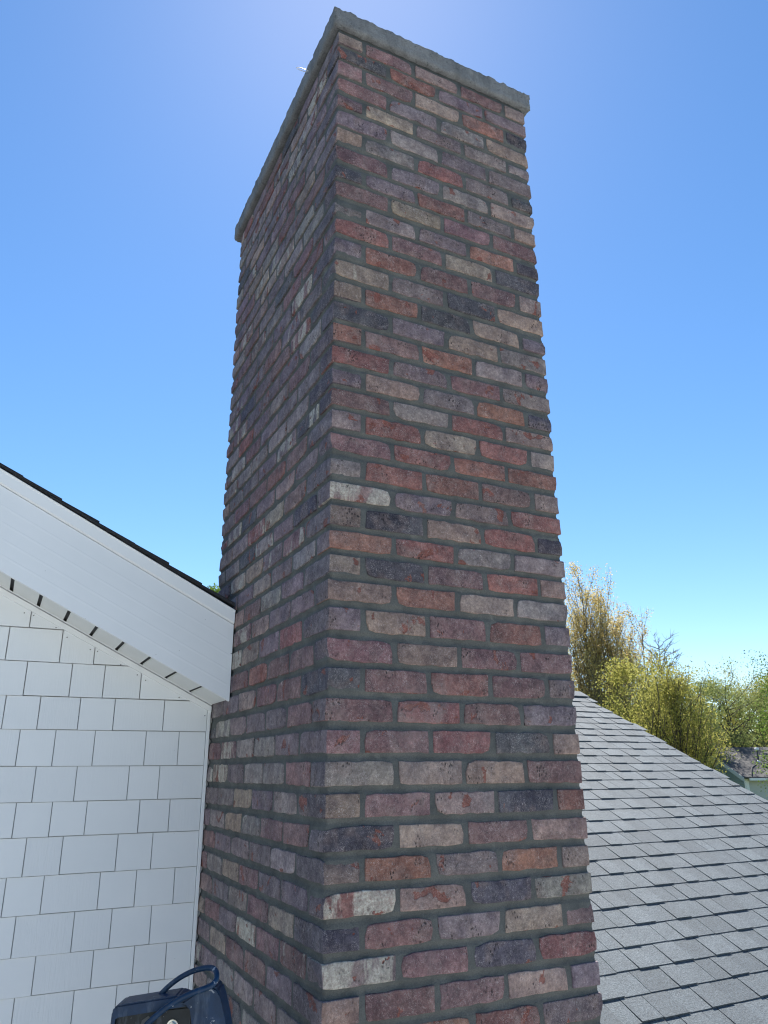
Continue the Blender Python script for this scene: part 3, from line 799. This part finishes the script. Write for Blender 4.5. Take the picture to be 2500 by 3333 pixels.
# ------------------------------------------------------------------ trees
def leaf_mat(name, cols, trans=0.5):
    t = NT(name)
    at = t.n('ShaderNodeAttribute', attribute_name='leaf_tone')
    cr = t.n('ShaderNodeValToRGB'); t.l(at.outputs['Fac'], cr.inputs[0])
    els = cr.color_ramp.elements
    while len(els) < len(cols): els.new(0.5)
    for i_, c in enumerate(cols): els[i_].position = i_ / (len(cols) - 1); els[i_].color = (*c, 1)
    t.t.nodes.remove(t.b)
    d = t.n('ShaderNodeBsdfDiffuse'); tr = t.n('ShaderNodeBsdfTranslucent'); mx = t.n('ShaderNodeMixShader'); mx.inputs[0].default_value = trans
    t.l(cr.outputs[0], d.inputs[0]); t.l(cr.outputs[0], tr.inputs[0]); t.l(d.outputs[0], mx.inputs[1]); t.l(tr.outputs[0], mx.inputs[2]); t.l(mx.outputs[0], t.out.inputs[0])
    return t.m
M['bark'] = plain('bark', (0.075, 0.06, 0.048), 0.95, 0, 12, 0.4, 0.5)
M['bark_tan'] = plain('tan_bark', (0.16, 0.125, 0.09), 0.95, 0, 12, 0.3)
M['bark_grey'] = plain('grey_bark', (0.13, 0.125, 0.13), 0.95, 0, 12, 0.3)
M['lf_bud'] = leaf_mat('tan_bud_leaf', [(.36, .27, .10), (.48, .37, .15), (.54, .44, .19), (.52, .46, .21)], .65)
M['lf_yel'] = leaf_mat('yellow_green_leaf', [(.19, .185, .045), (.29, .28, .07), (.37, .35, .10), (.42, .39, .14)], .55)
M['lf_olive'] = leaf_mat('olive_leaf', [(.14, .17, .055), (.21, .25, .085), (.27, .30, .11), (.32, .33, .15)], .5)
M['lf_green'] = leaf_mat('fresh_green_leaf', [(.06, .11, .02), (.11, .18, .035), (.16, .24, .055), (.22, .29, .09)], .5)
M['lf_dark'] = leaf_mat('dark_green_leaf', [(.02, .045, .014), (.035, .075, .022), (.055, .10, .03), (.08, .13, .05)], .35)

def unit(v): return v / (np.linalg.norm(v) + 1e-9)
def make_leaves(P, size, tone):
    n = len(P)
    a = nrg.normal(size=(n, 3)); a /= np.linalg.norm(a, axis=1)[:, None]
    b = nrg.normal(size=(n, 3)); b -= (b * a).sum(1)[:, None] * a; b /= np.linalg.norm(b, axis=1)[:, None]
    s = size * nrg.uniform(.6, 1.35, (n, 1))
    v = np.stack([P - a * s * .5, P + b * s * .32, P + a * s * .55, P - b * s * .32], 1).reshape(-1, 3)
    me = bpy.data.meshes.new('leaves')
    me.vertices.add(4 * n); me.vertices.foreach_set('co', v.astype(np.float32).ravel())
    me.loops.add(4 * n); me.loops.foreach_set('vertex_index', np.arange(4 * n, dtype=np.int32))
    me.polygons.add(n); me.polygons.foreach_set('loop_start', np.arange(0, 4 * n, 4, dtype=np.int32)); me.polygons.foreach_set('loop_total', np.full(n, 4, np.int32))
    me.update(); me.validate()
    at = me.attributes.new('leaf_tone', 'FLOAT', 'POINT'); at.data.foreach_set('value', np.repeat(np.clip(tone, 0, 1), 4).astype(np.float32))
    return me

def tree(name, label, az, dist, top_el, width, mat, leaves=6000, leaf=0.16, style='round', base=0.25, bark='bark', stems=1, nbr=34, scatter=0.45, cat='tree', lean=0.0, group=None, sub=5, twig=1.0):
    a = math.radians(az)
    x = CAM.x + dist * math.sin(a); y = CAM.y + dist * math.cos(a)
    h = CAM.z + dist * math.tan(math.radians(top_el))
    root = empty(name, (x, y, 0)); tag(root, label, cat, group)
    lines, tips = [], []
    for st in range(stems):
        off = np.array([nrg.normal(0, .25), nrg.normal(0, .25), 0]) * (stems > 1) * width * .25
        hh = h * (1 if st == 0 else nrg.uniform(.78, .97))
        n = 9; ts = np.linspace(0, 1, n)
        wob = np.cumsum(nrg.normal(0, .05, (n, 2)), 0) * width * .3
        tr = np.stack([off[0] * (1 + ts * 1.6) + wob[:, 0] + lean * ts * h, off[1] * (1 + ts * 1.6) + wob[:, 1], ts * hh * .97], 1)
        tr[0, :2] = off[:2]; tr[0, 2] = -0.15
        r0 = 0.011 * hh + .06
        lines.append((tr, r0 / (1 if stems == 1 else 1.5), 0.015))
        def at(t_):
            f = t_ * (n - 1); i_ = min(int(f), n - 2); return tr[i_] + (tr[i_+1] - tr[i_]) * (f - i_)
        for bi in range(nbr):
            t_ = base + (1 - base) * (bi + nrg.uniform(0, 1)) / nbr * .97
            p0 = at(t_); rel = (t_ - base) / (1 - base)
            ang = bi * 2.4 + nrg.uniform(-.5, .5)
            out = np.array([math.cos(ang), math.sin(ang), 0])
            if style == 'upright': ln = width * .5 * (1.1 - .62 * rel); rise = nrg.uniform(1.6, 3.0)
            elif style == 'cone': ln = width * .5 * (1.05 - rel) + .2; rise = nrg.uniform(-.15, .3)
            elif style == 'spread': ln = width * .5 * (1.0 - .45 * rel ** 2) * nrg.uniform(.7, 1.1); rise = nrg.uniform(.5, 1.25)
            else: ln = width * .5 * math.sqrt(max(.08, 1 - (1.7 * rel - .75) ** 2)) * nrg.uniform(.75, 1.1); rise = nrg.uniform(.15, .9)
            d = unit(out + np.array([0, 0, rise])); L = ln / max(.25, math.hypot(d[0], d[1]))
            if style == 'upright': L = min(L, (h * 1.0 - p0[2]) * 1.02 + .2)
            m = 5
            bp = [p0 + d * L * k / (m - 1) + np.array([0, 0, (.10 if style != 'cone' else -.05) * L * (k / (m - 1)) ** 2]) + nrg.normal(0, .035 * L, 3) * (k > 0) for k in range(m)]
            bp = np.array(bp); rb = max(.012, r0 * .34 * (1 - .7 * rel))
            lines.append((bp, rb * twig, .008 * twig))
            for s_ in range(sub):
                f = nrg.uniform(.3, 1.0); q0 = bp[0] + (bp[-1] - bp[0]) * f
                i_ = min(int(f * (m - 1)), m - 2); q0 = bp[i_] + (bp[i_+1] - bp[i_]) * (f * (m - 1) - i_)
                dd = unit(d + nrg.normal(0, .55, 3) + (np.array([0, 0, .9]) if style == 'upright' else 0)); sl_ = L * nrg.uniform(.22, .45)
                q1 = q0 + dd * sl_ * .5 + nrg.normal(0, .04 * sl_, 3); q2 = q0 + dd * sl_ + np.array([0, 0, .08 * sl_])
                lines.append((np.array([q0, q1, q2]), max(.008, rb * .4) * twig, .004 * twig)); tips.append((q0, q1, q2))
    V, F = tube_arrays(lines, 4)
    link('trunk', mesh_from(V, F, 'trunk', True), root, mat=M[bark])
    if leaves:
        leaves = int(leaves * 2.0); leaf = leaf * .70
        idx = nrg.integers(0, len(tips), leaves); T = np.array(tips)
        # clumps: a share of twigs carries more leaves
        wgt = nrg.gamma(1.6, 1, len(tips)); idx = nrg.choice(len(tips), leaves, p=wgt / wgt.sum())
        f = nrg.uniform(0, 1.05, (leaves, 1))
        P = T[idx, 0] * (1 - f) ** 2 + 2 * f * (1 - f) * T[idx, 1] + f ** 2 * T[idx, 2] + np.clip(nrg.normal(0, scatter, (leaves, 3)), -1.5 * scatter, 1.5 * scatter) * np.array([1, 1, .8])
        tone = np.repeat(nrg.uniform(.15, .85, len(tips))[idx], 1) * .6 + nrg.uniform(0, .4, leaves)
        link('crown', make_leaves(P, leaf, tone), root, mat=M[mat])
    return root

tree('budding_tree', 'tallest tan-budded tree rising right beside the chimney edge', 41.4, 40, 13.4, 2.8, 'lf_bud', 14000, .11, 'upright', .16, 'bark_tan', stems=5, nbr=18, scatter=.2, group='tall budding trees beside the chimney', sub=6)
tree('budding_tree', 'second tall tan-budded tree, just right of the tallest one', 42.9, 39, 12.0, 3.0, 'lf_bud', 14000, .11, 'upright', .15, 'bark_tan', stems=5, nbr=18, scatter=.2, group='tall budding trees beside the chimney', sub=6)
tree('budding_tree', 'shortest and thinnest tan-budded tree, left of the bare grey tree', 44.4, 42, 10.2, 2.6, 'lf_bud', 10000, .105, 'upright', .2, 'bark_tan', stems=4, nbr=18, scatter=.14, group='tall budding trees beside the chimney')
tree('bare_tree', 'leafless grey tree standing against the sky behind the yellow-green trees', 46.4, 62, 9.0, 3.8, None, 0, .1, 'spread', .36, 'bark_grey', nbr=46, sub=14, twig=1.3)
tree('leafy_tree', 'dense olive-yellow tree in front of the bare grey tree', 44.5, 35, 7.2, 3.8, 'lf_yel', 15000, .13, 'round', .15, stems=2, nbr=36, scatter=.30)
tree('evergreen_tree', 'dark green tree wedged below the bare grey tree', 46.2, 38, 6.0, 2.4, 'lf_dark', 7000, .16, 'cone', .08, nbr=40, scatter=.22)
tree('upright_shrub', 'upright yellow-green shrub rising over the middle of the shingle roof', 45.9, 30, 5.3, 3.0, 'lf_yel', 13000, .10, 'upright', .10, stems=4, nbr=22, scatter=.22, cat='shrub')
tree('pale_tree', 'pale hazy green tree behind the upright yellow-green shrub', 47.6, 55, 5.0, 5.0, 'lf_olive', 8000, .17, 'round', .2, 'bark_grey', nbr=34, scatter=.35)
tree('leafy_shrub', 'broad yellow-green shrub left of the small grey-green house', 47.3, 33, 3.4, 2.2, 'lf_yel', 11000, .105, 'round', .06, nbr=34, scatter=.32, cat='shrub')
tree('evergreen_shrub', 'low dark green shrub at the roof edge, left of the small house', 48.3, 31, 0.2, 2.0, 'lf_dark', 6000, .13, 'cone', .05, nbr=30, scatter=.2, cat='shrub')
tree('spreading_tree', 'wide spreading tree with forked dark limbs behind the small grey-green house', 50.3, 60, 4.9, 7.2, 'lf_olive', 11000, .15, 'spread', .35, stems=1, nbr=30, scatter=.36, sub=7, twig=1.5)
tree('forked_tree', 'light green tree with a thick dark trunk rising behind the house ridge', 52.2, 66, 4.9, 6.4, 'lf_yel', 9000, .16, 'spread', .40, nbr=28, scatter=.4)
tree('green_tree', 'bright fresh green tree cut off by the right edge of the picture', 55.3, 34, 6.4, 3.5, 'lf_green', 20000, .105, 'round', .12, nbr=44, scatter=.34)
tree('gable_shrub', 'thin olive shrub in front of the small house gable', 48.6, 44, 0.9, 1.3, 'lf_olive', 3000, .13, 'upright', .1, stems=3, nbr=18, scatter=.2, cat='shrub')
tree('corner_shrub', 'small yellow-green bush at the far right below the house wall', 52.9, 40, -1.6, 1.2, 'lf_yel', 3000, .13, 'round', .05, nbr=24, scatter=.2, cat='shrub')
tree('roof_peek_tree', 'green treetop peeking over the dark roof edge left of the chimney', 13.4, 34, 13.45, 3.0, 'lf_green', 8000, .14, 'round', .3, nbr=40, scatter=.2)
# woodland further off that reads as one mass
def wood():
    P, T = [], []
    lines = []
    for i_ in range(210):
        az = math.radians(nrg.uniform(16, 68)); d = nrg.uniform(70, 105)
        x, y = CAM.x + d * math.sin(az), CAM.y + d * math.cos(az)
        h = CAM.z + d * math.tan(math.radians(nrg.uniform(2.6, 4.5) + (1.6 if 38 < math.degrees(az) < 46 else 0)))
        n = 900
        u = nrg.normal(size=(n, 3)); u /= np.linalg.norm(u, axis=1)[:, None]
        rr = nrg.uniform(.35, 1, (n, 1)) ** .5
        lob = 1 + .25 * np.sin(u[:, :1] * 5 + i_) * np.cos(u[:, 1:2] * 4 + i_ * 2)
        P.append(np.array([x, y, h * .5]) + u * rr * lob * np.array([2.9, 2.9, h * .48])); T.append(np.full(n, nrg.uniform(.1, .9)) * .6 + nrg.uniform(0, .4, n))
        lines.append((np.array([[x, y, -.2], [x, y, h * .8]]), .18, .05))
    return np.concatenate(P), np.concatenate(T)
P, T_ = wood()
tag(link('distant_woodland', make_leaves(P, .42, T_), mat=M['lf_olive']), kind='stuff')

# ------------------------------------------------------------------ small grey-green house far right
fh = empty('small_house', (0, 0, 0))
az0 = math.radians(50.95); dc = 52.0
cx, cy = CAM.x + dc * math.sin(az0), CAM.y + dc * math.cos(az0)
fh.location = (cx, cy, 0)
tag(fh, 'small distant house with grey-green lap siding and a stained dark roof', 'house')
ga = math.radians(20.5); ra = math.radians(110.5)
G = Vector((math.sin(ga), math.cos(ga), 0)); Rr = Vector((math.sin(ra), math.cos(ra), 0))
HD, HL, ZE, ZR = 4.0, 10.0, 4.40, 6.05
M['lap'] = plain('grey_green_paint', (0.22, 0.27, 0.26), 0.7, 0, 2, .06)
M['cream'] = plain('pale_stucco', (0.52, 0.52, 0.49), 0.8, 0, 2, .05)
def oldroof():
    t = NT('stained_old_shingles'); p = t.geopos()
    c = t.mix(t.ramp(t.noise(t.mapping(p, (.7, .7, 1.5)), 2.2, 6, .7, .6), .4, .62), (0.03, 0.03, 0.036), (0.115, 0.108, 0.102))
    c = t.mix(1.0, c, t.mix(t.ramp(t.noise(p, 14, 4, .7), .3, .7), (.7,)*3, (1.25,)*3), 'MULTIPLY')
    t.l(c, t.b.inputs['Base Color']); t.b.inputs['Roughness'].default_value = .9; return t.m
M['oldroof'] = oldroof()
Z3 = Vector((0, 0, 1))
bm_ = bmesh.new(); prism(bm_, [Vector((0, 0, -.1)), G * 2 * HD - Z3 * .1, G * 2 * HD + Z3 * ZE, G * HD + Z3 * (ZR - .1), Z3 * ZE], Rr * HL); link('wall', bm_mesh(bm_, 'wall'), fh, mat=M['cream'])
lapb = bmesh.new(); z = 0.0
while z < ZR - .2:
    a0, a1 = 0.02, 2 * HD - .02
    if z > ZE - .15:
        f = (z + .15 - ZE) / (ZR - ZE); a0, a1 = HD * f + .05, 2 * HD - HD * f - .05
    if a1 - a0 < .1: break
    prism(lapb, [G * a0 + Z3 * z - Rr * .045, G * a1 + Z3 * z - Rr * .045, G * a1 + Z3 * (z + .148) - Rr * .012, G * a0 + Z3 * (z + .148) - Rr * .012], Rr * .01); z += .15
tag(link('lap_siding', bm_mesh(lapb, 'lap_siding'), fh, mat=M['lap']), kind='stuff')
sl_ = (ZR - ZE) / HD
for sgn, y0 in ((1, -0.35), (-1, 2 * HD + .35)):
    bm_ = bmesh.new(); e = G * y0 + Z3 * (ZE - .35 * sl_ + .12) - Rr * .3; r_ = G * (HD - .003 * sgn) + Z3 * (ZR + .12) - Rr * .3
    prism(bm_, [e, r_, r_ + Rr * (HL + .6), e + Rr * (HL + .6)], Z3 * .09); link('roof', bm_mesh(bm_, 'roof'), fh, mat=M['oldroof'])
    bm_ = bmesh.new(); prism(bm_, [e - Z3 * .19 - Rr * .03, r_ - Z3 * .19 - Rr * .03, r_ + Z3 * .06 - Rr * .03, e + Z3 * .06 - Rr * .03], Rr * .028); link('rake_trim', bm_mesh(bm_, 'rake_trim'), fh, mat=plain('grey_trim', (.42, .44, .44), .6))
bm_ = bmesh.new(); prism(bm_, [G * -.36 + Z3 * (ZE - .14), G * -.48 + Z3 * (ZE - .14), G * -.48 + Z3 * (ZE - .01), G * -.36 + Z3 * (ZE - .01)], Rr * HL); link('gutter', bm_mesh(bm_, 'gutter'), fh, mat=M['trim'])
bm_ = bmesh.new(); prism(bm_, [-Rr * .06 - G * .06 - Z3 * .05, Rr * .12 - G * .06 - Z3 * .05, Rr * .12 + G * .12 - Z3 * .05, -Rr * .06 + G * .12 - Z3 * .05], Z3 * (ZE + .0)); link('corner_board', bm_mesh(bm_, 'corner_board'), fh, mat=M['trim'])
# attic window in the gable
wc = G * 2.6 + Z3 * 3.9
wf = bmesh.new(); prism(wf, [wc - G * .5 - Z3 * .75 - Rr * .075, wc + G * .5 - Z3 * .75 - Rr * .075, wc + G * .5 + Z3 * .75 - Rr * .075, wc - G * .5 + Z3 * .75 - Rr * .075], Rr * .07)
wo = link('window', bm_mesh(wf, 'window'), fh, mat=M['trim'])
wp = bmesh.new(); prism(wp, [wc - G * .4 - Z3 * .65 - Rr * .085, wc + G * .4 - Z3 * .65 - Rr * .085, wc + G * .4 + Z3 * .65 - Rr * .085, wc - G * .4 + Z3 * .65 - Rr * .085], Rr * .01)
link('pane', bm_mesh(wp, 'pane'), wo, mat=plain('dark_glass', (.012, .014, .02), .1))
# vent pipe with white collar and cap on the front slope
vb = Rr * 2.0 + G * 1.65; vz = ZE + 1.65 * sl_ + .2
V, F = tube_arrays([(np.array([vb + Z3 * (vz - .15), vb + Z3 * (vz + .75)]), .055, .055)], 8); link('vent_pipe', mesh_from(V, F, 'vent_pipe', True), fh, mat=M['dark_gap'])
for zz_, rr_ in ((vz - .02, .10), (vz + .72, .14)):
    V, F = tube_arrays([(np.array([vb + Z3 * zz_, vb + Z3 * (zz_ + .16)]), rr_, rr_ * .8)], 10); link('vent_collar', mesh_from(V, F, 'vent_collar', True), fh, mat=M['trim'])
cb = [vb + Z3 * vz, vb * .5 + Z3 * (ZE + .85 * sl_ + .25), G * -.3 + Rr * .25 + Z3 * (ZE + .1)]
V, F = tube_arrays([(np.array(cb), .035, .035)], 5); link('roof_cable', mesh_from(V, F, 'roof_cable', True), fh, mat=M['dark_gap'])
print('SHAKES', nsh, 'TABS visible', vis, 'bricks', len(placed))
